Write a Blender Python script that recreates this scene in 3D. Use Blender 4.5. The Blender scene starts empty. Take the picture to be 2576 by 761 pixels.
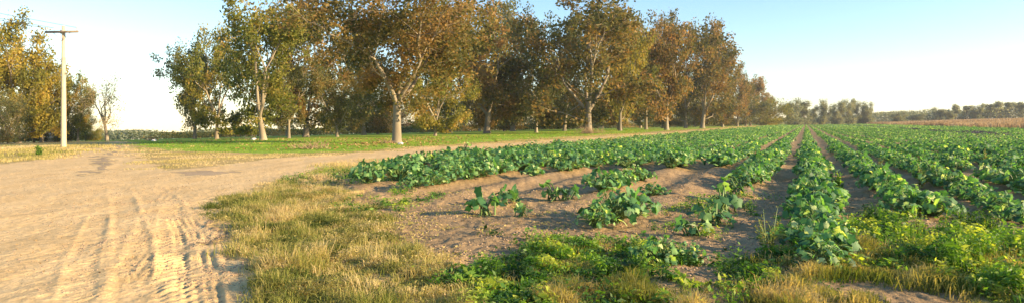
import bpy, math, random
import numpy as np
from mathutils import Vector

SC = bpy.context.scene
COL = SC.collection
rs = np.random.RandomState(7)
F = 1535.0            # focal length in reference pixels (reference picture is 2576 px wide)
CX, HY = 1288.0, 308.0
H = 1.6               # eye height
RV = 0.4814           # the crop rows run along (RV, 1)

# ------------------------------------------------------------------ terrain
def terrain(X, Y):
    X = np.asarray(X, float); Y = np.asarray(Y, float)
    Xp = X - RV * Y
    L = np.maximum(0, -Xp)
    zl = H - (H ** 4 + (0.0255 * L) ** 4) ** 0.25
    R1 = np.maximum(0, Xp - 5); R2 = np.maximum(0, Xp - 32)
    return zl + 3.5 * (1 - np.exp(-R1 / 175)) + 2.3 * (1 - np.exp(-R2 / 80))

def w(x, y):
    """ground point seen at reference pixel x, y"""
    Ys = 1.2 * np.exp(np.linspace(0, 1, 4000) * math.log(1200 / 1.2))
    Xs = (x - CX) / F * Ys
    d = (H - (y - HY) / F * Ys) - terrain(Xs, Ys)
    i = int(np.argmax(d < 0)) if (d < 0).any() else len(Ys) - 1
    return float(Xs[i]), float(Ys[i])

def pt(x, Y):
    X = (x - CX) / F * Y
    return X, Y, float(terrain(X, Y))

# ------------------------------------------------------------------ noise
def _h(ix, iy, s):
    n = (ix * 374761393 + iy * 668265263 + s * 974634777) & 0x7fffffff
    n = ((n ^ (n >> 13)) * 1274126177) & 0x7fffffff
    return ((n ^ (n >> 16)) & 0xffff) / 65535.0
def vnoise(x, y, s=0):
    ix = np.floor(x).astype(np.int64); iy = np.floor(y).astype(np.int64)
    fx = x - ix; fy = y - iy
    fx = fx * fx * (3 - 2 * fx); fy = fy * fy * (3 - 2 * fy)
    a = _h(ix, iy, s); b = _h(ix + 1, iy, s); c = _h(ix, iy + 1, s); d = _h(ix + 1, iy + 1, s)
    return (a * (1 - fx) + b * fx) * (1 - fy) + (c * (1 - fx) + d * fx) * fy
def fbm(x, y, o=4, s=0):
    r = 0; a = 0.5; t = 0
    for i in range(o):
        r = r + a * vnoise(x * 2 ** i, y * 2 ** i, s + i); t += a; a *= 0.55
    return r / t

def inpoly(px, py, poly):
    r = np.zeros(px.shape, bool); n = len(poly)
    for i in range(n):
        x0, y0 = poly[i]; x1, y1 = poly[(i + 1) % n]
        if y0 == y1: continue
        c = ((y0 > py) != (y1 > py)) & (px < (x1 - x0) * (py - y0) / (y1 - y0) + x0)
        r ^= c
    return r
def wp(pts): return [w(*p) for p in pts]

# ------------------------------------------------------------------ mesh helpers
def mesh(name, V, T, mats, var=None, zone=None, smooth=False, mi=None):
    V = np.ascontiguousarray(V, np.float32); T = np.ascontiguousarray(T, np.int32)
    k = T.shape[1]
    m = bpy.data.meshes.new(name)
    m.vertices.add(len(V)); m.vertices.foreach_set('co', V.ravel())
    m.loops.add(T.size); m.loops.foreach_set('vertex_index', T.ravel())
    m.polygons.add(len(T)); m.polygons.foreach_set('loop_start', np.arange(0, T.size, k, dtype=np.int32))
    for a in (mats if isinstance(mats, (list, tuple)) else [mats]): m.materials.append(a)
    if mi is not None: m.polygons.foreach_set('material_index', np.asarray(mi, np.int32))
    m.update(calc_edges=True)
    if smooth: m.polygons.foreach_set('use_smooth', np.ones(len(T), bool))
    if var is not None:
        a = m.attributes.new('var', 'FLOAT', 'POINT'); a.data.foreach_set('value', np.ascontiguousarray(var, np.float32))
    if zone is not None:
        a = m.attributes.new('zone', 'FLOAT_COLOR', 'POINT'); a.data.foreach_set('color', np.ascontiguousarray(zone, np.float32).ravel())
    m.validate()
    return m
def link(name, data, parent=None):
    o = bpy.data.objects.new(name, data); COL.objects.link(o)
    if parent: o.parent = parent
    return o
def tag(o, label=None, cat=None, group=None, kind=None):
    if label: o['label'] = label
    if cat: o['category'] = cat
    if group: o['group'] = group
    if kind: o['kind'] = kind
    return o
class MB:
    """collects tubes, boxes and lumps into one triangle mesh"""
    def __init__(s): s.V = []; s.T = []; s.n = 0
    def add(s, V, T):
        V = np.asarray(V, float); s.V.append(V); s.T.append(np.asarray(T, int) + s.n); s.n += len(V)
    def tube(s, pts, rad, k=8, cap=True):
        P = [np.array(p, float) for p in pts]; V = []; T = []
        for i, p in enumerate(P):
            d = P[min(i + 1, len(P) - 1)] - P[max(i - 1, 0)]; d /= np.linalg.norm(d) + 1e-9
            u = np.cross(d, (0, 0, 1) if abs(d[2]) < .95 else (1, 0, 0)); u /= np.linalg.norm(u); v = np.cross(d, u)
            for j in range(k):
                a = 2 * math.pi * j / k
                V.append(p + rad[i] * (math.cos(a) * u + math.sin(a) * v))
        for i in range(len(P) - 1):
            for j in range(k):
                a = i * k + j; b = i * k + (j + 1) % k
                T += [(a, b, b + k), (a, b + k, a + k)]
        if cap:
            for e, base in ((0, 0), (len(P) - 1, (len(P) - 1) * k)):
                for j in range(1, k - 1):
                    T.append((base, base + j + 1, base + j) if e == 0 else (base, base + j, base + j + 1))
        s.add(V, T)
    def box(s, c, d, rz=0):
        x, y, z = [q / 2 for q in d]; ca, sa = math.cos(rz), math.sin(rz)
        V = []
        for i in (-1, 1):
            for j in (-1, 1):
                for k in (-1, 1):
                    V.append((c[0] + i * x * ca - j * y * sa, c[1] + i * x * sa + j * y * ca, c[2] + k * z))
        s.add(V, [(0, 1, 3), (0, 3, 2), (4, 6, 7), (4, 7, 5), (0, 4, 5), (0, 5, 1), (2, 3, 7), (2, 7, 6), (0, 2, 6), (0, 6, 4), (1, 5, 7), (1, 7, 3)])
    def mesh(s, name, mat, **k): return mesh(name, np.concatenate(s.V), np.concatenate(s.T), mat, **k)

# ------------------------------------------------------------------ materials
def newmat(name):
    m = bpy.data.materials.new(name); m.use_nodes = True
    nt = m.node_tree; nt.nodes.clear()
    return m, nt, nt.nodes, nt.links
def ramp(N, cols):
    r = N.new('ShaderNodeValToRGB'); e = r.color_ramp.elements
    while len(e) > 1: e.remove(e[-1])
    for i, (p, c) in enumerate(cols):
        q = e[0] if i == 0 else e.new(p)
        q.position = p; q.color = (*c, 1)
    return r
def leafmat(name, cols, trans=0.35, rough=0.5, spec=0.3, tcol=(1.0, 1.0, 0.5), tgain=1.6):
    m, nt, N, L = newmat(name)
    at = N.new('ShaderNodeAttribute'); at.attribute_name = 'var'
    oi = N.new('ShaderNodeObjectInfo')
    ad = N.new('ShaderNodeMath'); ad.operation = 'MULTIPLY_ADD'; ad.inputs[1].default_value = 0.22; ad.inputs[2].default_value = -0.11
    L.new(oi.outputs['Random'], ad.inputs[0])
    su = N.new('ShaderNodeMath'); su.use_clamp = True; L.new(at.outputs['Fac'], su.inputs[0]); L.new(ad.outputs[0], su.inputs[1])
    r = ramp(N, cols); L.new(su.outputs[0], r.inputs[0])
    p = N.new('ShaderNodeBsdfPrincipled'); p.inputs['Roughness'].default_value = rough; p.inputs['Specular IOR Level'].default_value = spec
    L.new(r.outputs[0], p.inputs['Base Color'])
    t = N.new('ShaderNodeBsdfTranslucent')
    mu = N.new('ShaderNodeMix'); mu.data_type = 'RGBA'; mu.blend_type = 'MULTIPLY'; mu.inputs[0].default_value = 1
    L.new(r.outputs[0], mu.inputs[6]); mu.inputs[7].default_value = (tcol[0] * tgain, tcol[1] * tgain, tcol[2] * tgain, 1)
    L.new(mu.outputs[2], t.inputs[0])
    mx = N.new('ShaderNodeMixShader'); mx.inputs[0].default_value = trans
    L.new(p.outputs[0], mx.inputs[1]); L.new(t.outputs[0], mx.inputs[2])
    o = N.new('ShaderNodeOutputMaterial'); L.new(mx.outputs[0], o.inputs[0])
    return m
def solidmat(name, c0, c1, scale=5, rough=0.8, stretch=(1, 1, 1), bump=0.3):
    m, nt, N, L = newmat(name)
    tc = N.new('ShaderNodeTexCoord'); mp = N.new('ShaderNodeMapping'); mp.inputs['Scale'].default_value = stretch
    L.new(tc.outputs['Object'], mp.inputs[0])
    n = N.new('ShaderNodeTexNoise'); n.inputs['Scale'].default_value = scale; n.inputs['Detail'].default_value = 6; L.new(mp.outputs[0], n.inputs[0])
    r = ramp(N, [(0.3, c0), (0.7, c1)]); L.new(n.outputs[0], r.inputs[0])
    p = N.new('ShaderNodeBsdfPrincipled'); p.inputs['Roughness'].default_value = rough; p.inputs['Specular IOR Level'].default_value = 0.2
    L.new(r.outputs[0], p.inputs[0])
    b = N.new('ShaderNodeBump'); b.inputs['Strength'].default_value = bump; b.inputs['Distance'].default_value = 0.03
    L.new(n.outputs[0], b.inputs['Height']); L.new(b.outputs[0], p.inputs['Normal'])
    o = N.new('ShaderNodeOutputMaterial'); L.new(p.outputs[0], o.inputs[0])
    return m

M = {}
M['bark'] = solidmat('bark', (0.16, 0.125, 0.085), (0.36, 0.30, 0.21), 4, 0.9, (3, 3, .7), .6)
M['pole_wood'] = solidmat('pole_wood', (0.5, 0.39, 0.24), (0.68, 0.55, 0.37), 6, .8, (6, 6, .5))
M['arm_wood'] = solidmat('arm_wood', (0.20, 0.15, 0.10), (0.30, 0.23, 0.16), 6, .8)
M['metal'] = solidmat('grey_metal', (0.3, 0.3, 0.3), (0.42, 0.42, 0.42), 6, .5)
M['wire'] = solidmat('wire_metal', (0.04, 0.04, 0.045), (0.07, 0.07, 0.075), 6, .5)
M['ceramic'] = solidmat('ceramic', (0.5, 0.5, 0.5), (0.6, 0.6, 0.6), 6, .3, bump=0)
M['shed_wall'] = solidmat('shed_wall', (0.5, 0.38, 0.3), (0.62, 0.5, 0.4), 3, .8)
M['shed_roof'] = solidmat('shed_roof', (0.2, 0.16, 0.14), (0.3, 0.24, 0.2), 3, .6)
M['shed_dark'] = solidmat('shed_door', (0.10, 0.07, 0.05), (0.14, 0.1, 0.07), 3, .8)
M['twig'] = solidmat('dead_twig', (0.26, 0.17, 0.09), (0.42, 0.29, 0.17), 5, .9)
M['stone'] = solidmat('pale_stone', (0.5, 0.46, 0.42), (0.7, 0.66, 0.6), 5, .8)
M['clod'] = solidmat('soil_clod', (0.22, 0.15, 0.10), (0.42, 0.29, 0.19), 8, .95)
M['crown_brown'] = leafmat('crown_brown', [(0, (.03, .042, .016)), (.3, (.085, .095, .025)), (.55, (.165, .14, .038)), (.8, (.27, .165, .05)), (1, (.38, .24, .09))], .45, .6, .2, (1, .85, .5))
M['crown_olive'] = leafmat('crown_olive', [(0, (.06, .08, .022)), (.4, (.17, .18, .035)), (.75, (.32, .26, .05)), (1, (.45, .28, .08))], .45, .6, .2, (1, .95, .4))
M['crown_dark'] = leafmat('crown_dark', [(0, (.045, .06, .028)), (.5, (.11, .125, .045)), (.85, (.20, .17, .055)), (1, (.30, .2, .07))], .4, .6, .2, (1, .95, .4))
M['crown_gold'] = leafmat('crown_gold', [(0, (.07, .08, .015)), (.4, (.19, .18, .03)), (.75, (.36, .28, .045)), (1, (.48, .33, .07))], .45, .6, .2, (1, .95, .4))
M['crown_pale'] = leafmat('crown_pale', [(0, (.2, .18, .09)), (.5, (.32, .26, .14)), (1, (.42, .32, .18))], .45, .6, .2)
M['crown_far_hazy'] = leafmat('crown_far_hazy', [(0, (.14, .16, .12)), (.5, (.22, .23, .16)), (1, (.34, .30, .19))], .4, .7, .1)  # distance haze painted into the leaf colours: paled towards blue-grey
M['crop_leaf'] = leafmat('crop_leaf', [(0, (.022, .07, .035)), (.3, (.055, .15, .062)), (.65, (.13, .275, .085)), (.85, (.28, .43, .14)), (1, (.50, .55, .26))], .38, .55, .3, (1, 1.0, .3), 2.2)
M['crop_stem'] = leafmat('crop_stem', [(0, (.10, .18, .05)), (1, (.22, .30, .10))], .2, .5, .3)
M['purple_leaf'] = leafmat('purple_leaf', [(0, (.03, .03, .04)), (1, (.09, .06, .09))], .25, .5, .4, (1, .8, 1))
M['dry_grass'] = leafmat('dry_grass', [(0, (.09, .12, .025)), (.3, (.22, .23, .05)), (.6, (.40, .34, .11)), (.85, (.54, .42, .18)), (1, (.62, .48, .27))], .4, .7, .15, (1, .95, .6))
M['verge_grass'] = leafmat('verge_grass', [(0, (.06, .10, .015)), (.35, (.14, .17, .028)), (.65, (.28, .25, .07)), (1, (.5, .38, .17))], .4, .6, .2, (1, .95, .45), 1.6)
M['green_weed'] = leafmat('green_weed', [(0, (.022, .055, .012)), (.4, (.06, .14, .02)), (.75, (.14, .25, .03)), (1, (.33, .36, .06))], .4, .5, .3, (1, 1, .3), 2.2)
M['lawn'] = leafmat('lawn', [(0, (.13, .22, .02)), (.6, (.24, .36, .04)), (1, (.42, .42, .10))], .4, .6, .2, (1, 1, .4), 1.6)
M['litter'] = leafmat('litter', [(0, (.12, .06, .025)), (.5, (.28, .16, .06)), (1, (.48, .32, .15))], .15, .8, .1)
M['straw'] = leafmat('straw', [(0, (.22, .15, .085)), (.5, (.30, .215, .13)), (1, (.42, .32, .2))], .3, .8, .1, (1, .9, .7))

def groundmat():
    m, nt, N, L = newmat('ground')
    at = N.new('ShaderNodeAttribute'); at.attribute_name = 'zone'
    sp = N.new('ShaderNodeSeparateColor'); L.new(at.outputs['Color'], sp.inputs[0])
    tc = N.new('ShaderNodeTexCoord')
    def noise(s, d=6, stretch=None):
        n = N.new('ShaderNodeTexNoise'); n.inputs['Scale'].default_value = s; n.inputs['Detail'].default_value = d
        n.inputs['Roughness'].default_value = .62
        if stretch:
            mp = N.new('ShaderNodeMapping'); mp.inputs['Scale'].default_value = stretch[0:3]; mp.inputs['Rotation'].default_value = (0, 0, stretch[3])
            L.new(tc.outputs['Object'], mp.inputs[0]); L.new(mp.outputs[0], n.inputs[0])
        else: L.new(tc.outputs['Object'], n.inputs[0])
        return n
    def mix(f, a, b):
        x = N.new('ShaderNodeMix'); x.data_type = 'RGBA'; L.new(f, x.inputs[0]); L.new(a, x.inputs[6]); L.new(b, x.inputs[7]); return x.outputs[2]
    nb = noise(.45, 8); nf = noise(9, 8); nm = noise(1.6, 8, (1, .35, 1, .2))
    a1 = N.new('ShaderNodeMath'); a1.operation = 'ADD'; L.new(nb.outputs[0], a1.inputs[0]); L.new(nf.outputs[0], a1.inputs[1])
    h1 = N.new('ShaderNodeMath'); h1.operation = 'MULTIPLY'; h1.inputs[1].default_value = .5; L.new(a1.outputs[0], h1.inputs[0])
    a2 = N.new('ShaderNodeMath'); a2.operation = 'ADD'; L.new(nm.outputs[0], a2.inputs[0]); L.new(nf.outputs[0], a2.inputs[1])
    h2 = N.new('ShaderNodeMath'); h2.operation = 'MULTIPLY'; h2.inputs[1].default_value = .5; L.new(a2.outputs[0], h2.inputs[0])
    dry = ramp(N, [(.35, (.20, .17, .05)), (.48, (.36, .26, .09)), (.6, (.50, .34, .15)), (.7, (.56, .40, .2))]); L.new(h1.outputs[0], dry.inputs[0])
    sand = ramp(N, [(.33, (.49, .315, .14)), (.47, (.61, .41, .195)), (.6, (.68, .475, .245)), (.72, (.75, .555, .30))]); L.new(h2.outputs[0], sand.inputs[0])
    grn = ramp(N, [(.36, (.15, .22, .02)), (.5, (.23, .33, .035)), (.64, (.34, .38, .07)), (.8, (.46, .38, .15))]); L.new(h1.outputs[0], grn.inputs[0])
    soil = ramp(N, [(.34, (.19, .125, .065)), (.5, (.30, .20, .105)), (.66, (.43, .285, .15))]); L.new(h2.outputs[0], soil.inputs[0])
    tan = ramp(N, [(.35, (.30, .21, .12)), (.65, (.44, .32, .2))]); L.new(h1.outputs[0], tan.inputs[0])
    c = mix(sp.outputs[1], dry.outputs[0], grn.outputs[0])
    c = mix(sp.outputs[2], c, soil.outputs[0])
    c = mix(at.outputs['Alpha'], c, tan.outputs[0])
    c = mix(sp.outputs[0], c, sand.outputs[0])
    p = N.new('ShaderNodeBsdfPrincipled'); p.inputs['Roughness'].default_value = .95; p.inputs['Specular IOR Level'].default_value = .1
    L.new(c, p.inputs[0])
    b1 = N.new('ShaderNodeBump'); b1.inputs['Strength'].default_value = .7; b1.inputs['Distance'].default_value = .05
    L.new(nf.outputs[0], b1.inputs['Height'])
    n3 = noise(45, 5)
    b2 = N.new('ShaderNodeBump'); b2.inputs['Strength'].default_value = .5; b2.inputs['Distance'].default_value = .015
    L.new(n3.outputs[0], b2.inputs['Height']); L.new(b1.outputs[0], b2.inputs['Normal']); L.new(b2.outputs[0], p.inputs['Normal'])
    o = N.new('ShaderNodeOutputMaterial'); L.new(p.outputs[0], o.inputs[0])
    return m
M['ground'] = groundmat()

# ------------------------------------------------------------------ ground zones
SAND = wp([(-1500, 470), (-700, 436), (-200, 424), (0, 414), (120, 402), (190, 384), (240, 368), (268, 362), (290, 354.5), (306, 354.5), (318, 362), (326, 374), (342, 396), (430, 428),
           (560, 414), (620, 404), (700, 396), (850, 388), (1000, 375), (1300, 357.5), (1600, 338), (1950, 314.5), (1990, 312),
           (1960, 315.5), (1650, 340.5), (1350, 364), (1050, 393), (900, 410), (800, 425), (740, 440), (680, 464), (640, 480), (560, 510),
           (530, 545), (560, 600), (610, 650), (650, 700), (640, 761), (600, 1500), (-6000, 1500)])
DRY = wp([(560, 500), (640, 478), (760, 446), (830, 470), (900, 488), (960, 545), (1010, 600), (1090, 640), (1120, 700), (1130, 761),
          (1180, 1500), (600, 1500), (640, 761), (640, 680), (590, 600), (545, 545)])
GRN = wp([(350, 357.5), (372, 371), (430, 379), (640, 384), (760, 385), (880, 381), (1000, 372), (1300, 352), (1600, 334), (1950, 313)]) + [(RV * 700 - 40, 700), (-900, 700), (-380, 420)]
MID = wp([(280, 363), (297, 363), (292, 385), (278, 405), (250, 430), (215, 446), (228, 425), (258, 392)])
HUMP = wp([(430, 434), (520, 428), (610, 432), (560, 440), (450, 441)])
def zones(X, Y):
    j = 0.35 + np.hypot(X, Y) * .012
    qx = X + (fbm(X * .9, Y * .9, 4, 11) - .5) * 2.2 * j; qy = Y + (fbm(X * .9, Y * .9, 4, 31) - .5) * 3.2 * j
    Xp = X - RV * Y
    s = inpoly(qx, qy, SAND) & ~inpoly(qx, qy, MID) & ~inpoly(qx, qy, HUMP); d = inpoly(qx, qy, DRY) & ~s
    Xq = qx - RV * qy
    soil = (Xq > -15.2) & (Xq < 32) & ~s & ~d & (Y > 0.5)
    g = inpoly(qx, qy, GRN) & ~s & ~soil
    t = (Xq >= 32) | inpoly(qx, qy, MID) | inpoly(qx, qy, HUMP)
    return s, g, soil, t, d
TR = [(wp([(340, 462), (372, 472), (398, 495), (412, 530), (405, 580), (392, 640), (385, 700), (390, 761), (400, 1000)]), .32, .17, .9),
      (wp([(455, 545), (480, 585), (492, 640), (500, 700), (505, 761), (520, 1000)]), .2, .09, 0),
      (wp([(430, 520), (425, 580), (440, 650), (450, 761), (455, 1000)]), .17, .09, -.7),
      (wp([(250, 540), (228, 600), (205, 660), (190, 761)]), .14, .11, .5),
      (wp([(300, 470), (330, 600), (340, 761), (345, 1000)]), .2, .14, .6),
      (wp([(560, 560), (540, 640), (560, 761), (570, 1000)]), .2, .12, .0)]
RUT = [(wp([(272, 363), (258, 385), (215, 430), (120, 520), (-100, 700), (-300, 1000)]), .35), (wp([(304, 363), (306, 400), (300, 470), (260, 600), (200, 761), (150, 1000)]), .4),
       (wp([(1950, 315), (1600, 339), (1300, 359), (1000, 379), (760, 398), (560, 425), (300, 470), (0, 520)]), .4),
       (wp([(1950, 315.5), (1600, 341), (1300, 364), (1000, 388), (800, 412), (640, 450), (520, 530), (470, 640)]), .4)]
def poldist(X, Y, P):
    best = np.full(X.shape, 1e9); S = np.zeros(X.shape); sd = np.zeros(X.shape); acc = 0
    for (x0, y0), (x1, y1) in zip(P[:-1], P[1:]):
        dx, dy = x1 - x0, y1 - y0; l = math.hypot(dx, dy)
        t = np.clip(((X - x0) * dx + (Y - y0) * dy) / l ** 2, 0, 1)
        ex = X - x0 - t * dx; ey = Y - y0 - t * dy; d = np.hypot(ex, ey); m = d < best
        best = np.where(m, d, best); S = np.where(m, acc + t * l, S); sd = np.where(m, np.sign(dx * ey - dy * ex) * d, sd); acc += l
    return best, S, sd
def micro(X, Y, z):
    s, g, soil, t, d = z
    D = np.hypot(X, Y); Xp = X - RV * Y
    near = np.clip((60 - D) / 30, 0, 1)
    h = (fbm(X * .5, Y * .5, 3, 5) - .5) * .10 * near
    h = h + np.where(s, (fbm(X * 1.6, Y * .9, 3, 8) - .5) * .035 + (fbm(X * 9, Y * 9, 3, 9) - .5) * .022, 0) * near
    h = h + np.where(soil, .06 * np.cos(2 * math.pi * (Xp - .2) / 1.6) * np.clip((Y - 9) / 6, 0.15, 1) + (fbm(X * 6, Y * 6, 4, 19) - .5) * .07, 0) * np.clip((90 - D) / 40, 0, 1)
    h = h + np.where(d | g, (fbm(X * 4, Y * 4, 3, 23) - .5) * .06, 0) * near
    m = (D < 22) & (X < 2)
    x, y = X[m], Y[m]; q = np.zeros(x.shape)
    for P, wd, sp, sl in TR:
        b, S, sd = poldist(x, y, P)
        env = np.clip(1.25 - b / wd, 0, 1); env = np.minimum(env * 3, 1) * np.clip((20 - np.hypot(x, y)) / 9, 0, 1)
        br = np.clip(fbm(x * 1.7, y * 1.7, 3, 41) * 2.6 - .75, 0, 1)
        if sl == 0: r = np.sin(2 * math.pi * sd / sp)
        else: r = np.sin(2 * math.pi * (S + sl * np.abs(sd)) / sp)
        q += env * (-.008 + (.017 if sl == .9 else .008 if sl == 0 else .005) * br * r)
        q += .011 * np.exp(-((b - wd * 1.15) / .05) ** 2) * br
    h[m] += q
    m = (D < 160); x, y = X[m], Y[m]; q = np.zeros(x.shape)
    for P, wd in RUT:
        b, S, sd = poldist(x, y, P); q -= .014 * np.clip(np.hypot(x, y) / 25, .3, 1) * np.exp(-(b / wd) ** 2)
    h[m] += np.where(s[m], q, 0)
    return h
def build_ground():
    a = np.concatenate([np.radians(np.arange(-180, -50, 3.0)), np.radians(np.arange(-50, 50, .115)), np.radians(np.arange(50, 180, 3.0))])
    r = np.concatenate([[.3, .8, 1.4, 2, 2.6, 3.2, 3.8], np.arange(4.2, 9, .022), np.arange(9, 15, .045), 15 * np.exp(np.arange(0, 1, 1 / 320.) * math.log(1400 / 15)), [1400]])
    A, Rr = np.meshgrid(a, r); X = (Rr * np.sin(A)).ravel(); Y = (Rr * np.cos(A)).ravel()
    Z = terrain(X, Y); z = zones(X, Y); Z = Z + micro(X, Y, z)
    zone = np.stack([z[0], z[1], z[2], z[3]], 1).astype(float)
    n, k = len(r), len(a)
    i = np.arange(n - 1)[:, None]; j = np.arange(k)[None, :]; jn = (j + 1) % k
    Q = np.stack([i * k + j, i * k + jn, (i + 1) * k + jn, (i + 1) * k + j], -1).reshape(-1, 4)[:, ::-1]
    V = np.stack([X, Y, Z], 1)
    c = len(V); V = np.vstack([V, [0, 0, float(terrain(0, 0))]]); zone = np.vstack([zone, [0, 0, 1, 0]])
    me = mesh('ground', V, Q, M['ground'], zone=zone, smooth=True)
    o = link('ground', me); o['kind'] = 'structure'
    return o
build_ground()

def gz(x, y):
    x = np.asarray(x, float); y = np.asarray(y, float)
    return terrain(x, y) + micro(x, y, zones(x, y))

# ------------------------------------------------------------------ grass
def blades(x, y, hgt, wid, seed, var, bend=.35, sink=.01):
    r = np.random.RandomState(seed); n = len(x); z = gz(x, y) - sink
    az = r.uniform(0, 2 * math.pi, n); la = r.uniform(0, 2 * math.pi, n); lean = r.uniform(.05, bend, n) * hgt
    ux, uy = np.cos(az) * wid / 2, np.sin(az) * wid / 2; lx, ly = np.cos(la) * lean, np.sin(la) * lean
    V = np.zeros((n, 5, 3))
    V[:, 0] = np.stack([x - ux, y - uy, z], 1); V[:, 1] = np.stack([x + ux, y + uy, z], 1)
    V[:, 2] = np.stack([x + lx * .35 + ux * .8, y + ly * .35 + uy * .8, z + hgt * .6], 1); V[:, 3] = np.stack([x + lx * .35 - ux * .8, y + ly * .35 - uy * .8, z + hgt * .6], 1)
    V[:, 4] = np.stack([x + lx, y + ly, z + hgt * (1 - .25 * bend)], 1)
    T = np.array([[0, 1, 2], [0, 2, 3], [3, 2, 4]])
    T = (np.arange(n)[:, None, None] * 5 + T[None]).reshape(-1, 3)
    return V.reshape(-1, 3), T, np.repeat(var, 5)
def leaflets(x, y, zoff, size, seed, var):
    r = np.random.RandomState(seed); n = len(x); z = gz(x, y) + zoff
    d = r.normal(size=(n, 3)); d[:, 2] *= .45; d /= np.linalg.norm(d, axis=1)[:, None]
    e = r.normal(size=(n, 3)); e[:, 2] *= .5; e -= d * (d * e).sum(1)[:, None]; e /= np.linalg.norm(e, axis=1)[:, None]
    P = np.stack([x, y, z], 1); s = size[:, None]
    V = np.stack([P - d * s, P + e * s * .45, P + d * s, P - e * s * .45], 1)
    T = (np.arange(n)[:, None, None] * 4 + np.array([[0, 1, 2], [0, 2, 3]])[None]).reshape(-1, 3)
    return V.reshape(-1, 3), T, np.repeat(var, 4)
def cat(parts):
    V = []; T = []; A = []; n = 0
    for v, t, a in parts: V.append(v); T.append(t + n); A.append(a); n += len(v)
    return np.concatenate(V), np.concatenate(T), np.concatenate(A)
def scatter(poly, n, seed, clump=None, thr=.45, pw=1.0, wj=1.0):
    """random ground points in a pixel polygon; even per ground area raised towards the camera by pw"""
    P = np.array(wp(poly)); r = np.random.RandomState(seed)
    X = []; Y = []; got = 0
    lo = P.min(0) - .4; hi = P.max(0) + .4; lo[1] = max(lo[1], 1.5)
    while got < n:
        u = r.uniform(size=n * 3)
        y = lo[1] * (hi[1] / lo[1]) ** u if pw > 0 else r.uniform(lo[1], hi[1], n * 3)
        x = r.uniform(lo[0], hi[0], n * 3)
        k = .25 + .03 * np.hypot(x, y); m = inpoly(x + (fbm(x * 1.3 + 9, y * 1.3, 3, 61) - .5) * 5 * k * wj * (.35 if poly is POLY_D else 1) + r.normal(0, .18, len(x)) * k * wj, y + (fbm(x * 1.3, y * 1.3 + 7, 3, 62) - .5) * 7 * k * wj * (.35 if poly is POLY_D else 1) + r.normal(0, .3, len(x)) * k * wj, [tuple(q) for q in P])
        if clump:
            nz = fbm(x * clump, y * clump, 3, seed % 97); m &= nz + r.uniform(-.12, .12, len(x)) > thr
        X.append(x[m]); Y.append(y[m]); got += m.sum()
        if got == 0 and len(X) > 5: break
    return np.concatenate(X)[:n], np.concatenate(Y)[:n]
def var_at(x, y, s, f=1.2, r=None, mid=.5, sp=1.0):
    r = np.random.RandomState(s)
    return np.clip(mid + (fbm(x * f, y * f, 3, s) - .5) * 1.4 * sp + r.uniform(-.25, .25, len(x)), 0, 1)

# dry tufts between sand and field
POLY_D = [(575, 500), (650, 482), (760, 450), (840, 474), (900, 492), (960, 548), (1015, 605), (1095, 645), (1125, 700), (1140, 780), (1165, 1000), (630, 1000), (645, 761), (650, 680), (610, 600), (565, 545)]
parts = []
x, y = scatter(POLY_D, 110000, 101, 1.3, .34)
def tuft(x, y, sd): return np.clip(fbm(x * 2.6, y * 2.6, 3, sd) * 2.4 - .6, .15, 1.5)
hh = np.random.RandomState(1).uniform(.05, .20, len(x)) * tuft(x, y, 77)
parts.append(blades(x, y, hh, np.random.RandomState(2).uniform(.005, .012, len(x)), 3, var_at(x, y, 5, 1.6, mid=.5, sp=1.5), 1.6))
x, y = scatter(POLY_D, 22000, 102, 2.2, .48)
hh = np.random.RandomState(3).uniform(.10, .27, len(x)) * tuft(x, y, 78)
parts.append(blades(x, y, hh, np.full(len(x), .006), 4, var_at(x, y, 6, 1.6, mid=.66, sp=1.5), .9))
x, y = scatter([(660, 490), (760, 470), (800, 560), (800, 700), (790, 900), (650, 900), (650, 700), (640, 600), (600, 540)], 16000, 105, 1.6, .42, wj=.3)
parts.append(blades(x, y, np.random.RandomState(13).uniform(.12, .36, len(x)) * tuft(x, y, 79), np.full(len(x), .007), 14, var_at(x, y, 8, 1.6, mid=.5, sp=1.6), 1.2))
x, y = scatter(POLY_D, 26000, 103, 1.6, .45)
parts.append(leaflets(x, y, np.random.RandomState(4).uniform(.01, .13, len(x)) * tuft(x, y, 77), np.random.RandomState(5).uniform(.008, .02, len(x)), 6, var_at(x, y, 7, 1.6, mid=.5, sp=1.5)))
x, y = scatter([(960, 480), (1130, 470), (1450, 500), (1420, 560), (1200, 600), (1050, 640), (960, 560)], 2600, 104, 1.5, .5)
parts.append(leaflets(x, y, np.full(len(x), .012), np.random.RandomState(8).uniform(.012, .03, len(x)), 9, np.random.RandomState(9).uniform(.5, 1, len(x))))
me = mesh('dry_grass', *cat(parts)[:2], M['dry_grass'], var=cat(parts)[2])
tag(link('dry_grass', me), 'dry straw-coloured grass tufts between the sandy track and the bare field soil', 'grass', kind='stuff')

# yellow-green grass at the bottom edge in front of the rows
parts = []
for poly, n, sd, h0, h1 in (([(1440, 735), (1560, 720), (1700, 712), (1850, 720), (1950, 700), (2050, 690), (2150, 640), (2240, 650), (2300, 715), (2420, 720), (2600, 710), (2750, 730), (2750, 1000), (1300, 1000), (1380, 761)], 60000, 201, .08, .27),
                            ([(1960, 660), (2100, 600), (2200, 610), (2270, 700), (2150, 740), (1960, 720)], 9000, 202, .06, .24),
                            ([(1120, 700), (1300, 720), (1460, 735), (1500, 1000), (1120, 1000)], 24000, 203, .05, .2), ([(2280, 640), (2400, 620), (2700, 660), (2700, 760), (2300, 730)], 9000, 204, .08, .3), ([(1250, 640), (1560, 620), (1560, 720), (1250, 720)], 5000, 205, .05, .18)):
    x, y = scatter(poly, n, sd, 1.1, .36)
    r = np.random.RandomState(sd)
    parts.append(blades(x, y, r.uniform(h0 * .5, h1, len(x)) * tuft(x, y, sd), r.uniform(.005, .011, len(x)), sd, var_at(x, y, sd, 2.0, mid=.5, sp=1.5), 1.1))
V, T, A = cat(parts)
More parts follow.
